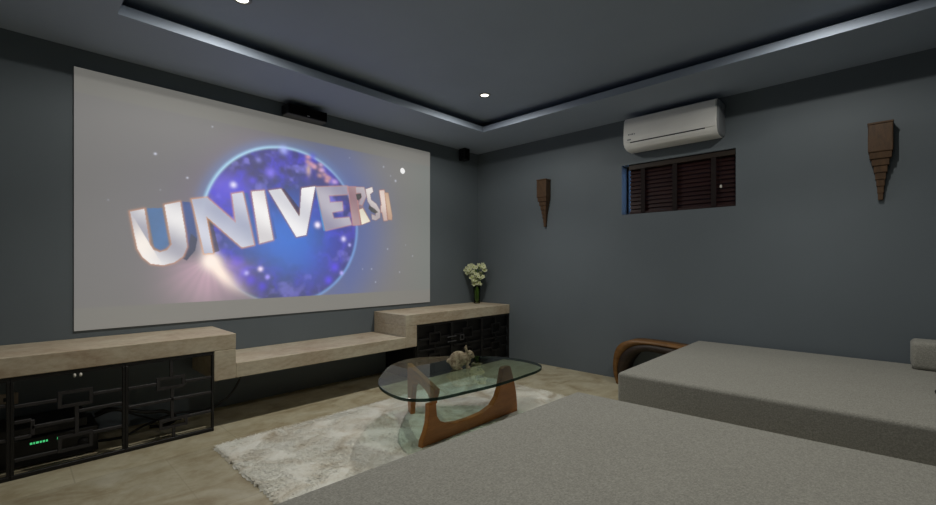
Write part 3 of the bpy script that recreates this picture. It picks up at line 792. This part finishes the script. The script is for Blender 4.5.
for k in range(50):
    z = random.uniform(.225, .48); hw = .03+.09*max(0, min(1, (z-.22)/.14))
    if z > .42: hw *= .75
    a = random.uniform(-1, 1)*hw; b = random.uniform(-.07, .07)*min(1, (z-.19)/.14)
    p = Rv*a+Vector((-.722, -.692, 0))*(b+.01)
    blossom(Vector((p.x, p.y, z)), random.uniform(.028, .042), random.uniform(-2.9, -1.8)+random.uniform(-.5, .5), random.uniform(.5, 1.4))
for (a, z) in ((-.125, .37), (-.15, .40), (-.13, .43), (-.10, .46)):
    p = Rv*a; blossom(Vector((p.x, p.y, z)), .026, -2.3, 1.0)
for (a, z, ln_) in ((.05, .20, .14), (-.04, .22, .16), (.10, .30, .2)):
    p0 = Vector((0, 0, .12)); e = Rv*a*1.5+Vector((0, 0, z+ln_)); d = (e-p0)
    bm = bmesh.new(); rows = []
    for i in range(8):
        t = i/7; w_ = .014*math.sin(PI*min(1, .15+t*.85)); q_ = p0+d*t+Rv*a*.4*math.sin(PI*t)
        sd = Vector((.7, .7, 0))*w_
        rows.append([bm.verts.new(q_-sd), bm.verts.new(q_+sd)])
    for A, B in zip(rows, rows[1:]): bm.faces.new((A[0], A[1], B[1], B[0]))
    obj('leaf', bm, LEAF, bq, True)

# ---------------------------------------------------------------- sofas
def softbox(lo, hi, r, sub=(14, 14), sag=.0, seed=0):
    """rounded upholstered block with faint unevenness"""
    bm = box(lo, hi, r, 5)
    return bm
SZ = .46
sf = thing('daybed_sofa', 'wide grey woven daybed sofa filling the foreground in front of the glass table', 'sofa', (-3.05, -3.7, 0), 0, 'grey daybed sofas')
def sofa_parts(par, quad, cx_, cy_, z, rad):
    q = [(a-cx_, b-cy_) for a, b in quad]; mx = sum(a for a, b in q)/4; my = sum(b for a, b in q)/4
    ins = [(a+(.03 if a < mx else -.03), b+(.03 if b < my else -.03)) for a, b in q]
    def slab(pts, z0, z1, r):
        bm = bmesh.new(); A = [bm.verts.new((a, b, z0)) for a, b in pts]; B = [bm.verts.new((a, b, z1)) for a, b in pts]
        bm.faces.new(list(reversed(A))); bm.faces.new(B)
        for i in range(4): bm.faces.new((A[i], A[(i+1) % 4], B[(i+1) % 4], B[i]))
        bmesh.ops.recalc_face_normals(bm, faces=bm.faces)
        bmesh.ops.bevel(bm, geom=list(bm.edges), offset=r, segments=5, profile=.5, affect='EDGES')
        return bm
    obj('base', slab(ins, .05, .205, .015), SOFA, par, True)
    obj('mattress', slab(q, .205, z, rad), SOFA, par, True)
    for a, b in q:
        obj('leg', add_lathe(bmesh.new(), [(0, 0), (.02, 0), (.026, .05), (0, .05)], (a+(.12 if a < mx else -.12), b+(.12 if b < my else -.12), 0), 14), DARKWOOD, par)
sofa_parts(sf, [(-4.06, -4.75), (-1.98, -4.75), (-2.085, -2.645), (-4.02, -2.575)], -3.05, -3.7, .457, .03)
sg = thing('daybed_sofa', 'wide grey woven daybed sofa standing along the right wall behind the near sofa', 'sofa', (-.8, -3.9, 0), 0, 'grey daybed sofas')
SZ = .478
sofa_parts(sg, [(-1.585, -5.3), (-.03, -5.3), (-.03, -2.66), (-1.622, -2.66)], -.8, -3.9, SZ, .025)
bo = obj('bolster_cushion', box((-.225, -.42, 0), (0, .42, .178), .03, 5), SOFA, None, True, (-.032, -4.405, SZ))
tag(bo, 'grey block shaped back cushion on the far sofa against the right wall', 'cushion')
rm = thing('remote_control', 'small black rounded object on the far sofa, cut by the right edge of the photo', 'remote control', (-.915, -4.135, SZ), .35)
obj('case', box((-.024, -.08, 0), (.024, .08, .022), .008, 3), BLACKPLAS, rm, True)
for i in range(3): obj('button', add_lathe(bmesh.new(), [(0, .024), (.005, .0235), (.006, .0215), (0, .0215)], (0, -.04+.03*i, 0), 10), GRILLMETAL, rm)

# ---------------------------------------------------------------- curved wooden frame by the wall
wf = thing('bentwood_frame', 'curved brown wooden arched frame with dark inside between the far sofa and the wall', 'wooden furniture', (-.145, -2.300, 0))
outer = [(.305, 0), (.335, .10), (.340, .21), (.318, .32), (.262, .395), (.17, .432), (.02, .440), (-.16, .436), (-.32, .428), (-.345, .41), (-.345, 0)]
inner = [(.270, 0), (.292, .09), (.292, .185), (.262, .28), (.20, .350), (.12, .392), (.0, .412), (-.16, .408), (-.30, .400), (-.315, .39), (-.315, 0)]
inner2 = [(.235, 0), (.240, .08), (.222, .18), (.18, .255), (.12, .315), (.04, .345), (-.04, .352), (-.14, .345), (-.24, .33), (-.262, .31), (-.262, 0)]
def archband(o, i, x0, x1, name, mat):
    A = [(p.x, p.y) for p in catmull([(a, b, 0) for a, b in o[:9]], 5)]+o[9:]
    B = [(p.x, p.y) for p in catmull([(a, b, 0) for a, b in i[:9]], 5)]+i[9:]
    bm = bmesh.new(); n = len(A)
    V4 = [[bm.verts.new((x, a, b)) for a, b in L] for x in (x0, x1) for L in (A, B)]
    a0, b0_, a1, b1_ = V4
    for k in range(n-1):
        bm.faces.new((a0[k], a0[k+1], b0_[k+1], b0_[k])); bm.faces.new((a1[k], b1_[k], b1_[k+1], a1[k+1]))
        bm.faces.new((a0[k], a1[k], a1[k+1], a0[k+1])); bm.faces.new((b0_[k], b0_[k+1], b1_[k+1], b1_[k]))
    for k in (0, n-1): bm.faces.new((a0[k], b0_[k], b1_[k], a1[k]))
    bmesh.ops.recalc_face_normals(bm, faces=bm.faces)
    bmesh.ops.bevel(bm, geom=[e for e in bm.edges if e.calc_face_angle(0) > 1.2], offset=.006, segments=2, affect='EDGES')
    return obj(name, bm, mat, wf, True)
archband(outer, inner, -.07, .13, 'outer_band', OAKWOOD)
archband(inner, inner2, -.072, .13, 'inner_band', DARKWOOD)

# ---------------------------------------------------------------- world (dusk outside the window), camera, view
W = bpy.data.worlds.new('World'); S.world = W; W.use_nodes = True
bg = W.node_tree.nodes['Background']; bg.inputs['Color'].default_value = (.24, .46, .90, 1); bg.inputs['Strength'].default_value = 2.4
cam = bpy.data.cameras.new('camera'); cam.sensor_width = 36; cam.lens = 440/936*36
cam.shift_y = (264-252.5)/936; cam.clip_start = .05
co_ = bpy.data.objects.new('camera', cam); link(co_)
co_.location = (-4.24, -3.886, 1.15); co_.rotation_euler = (PI/2, 0, math.atan2(.692, .722)-PI/2)
S.camera = co_
S.view_settings.view_transform = 'Standard'; S.view_settings.look = 'None'
S.view_settings.gamma = 1; S.view_settings.exposure = 0; S.view_settings.use_curve_mapping = False
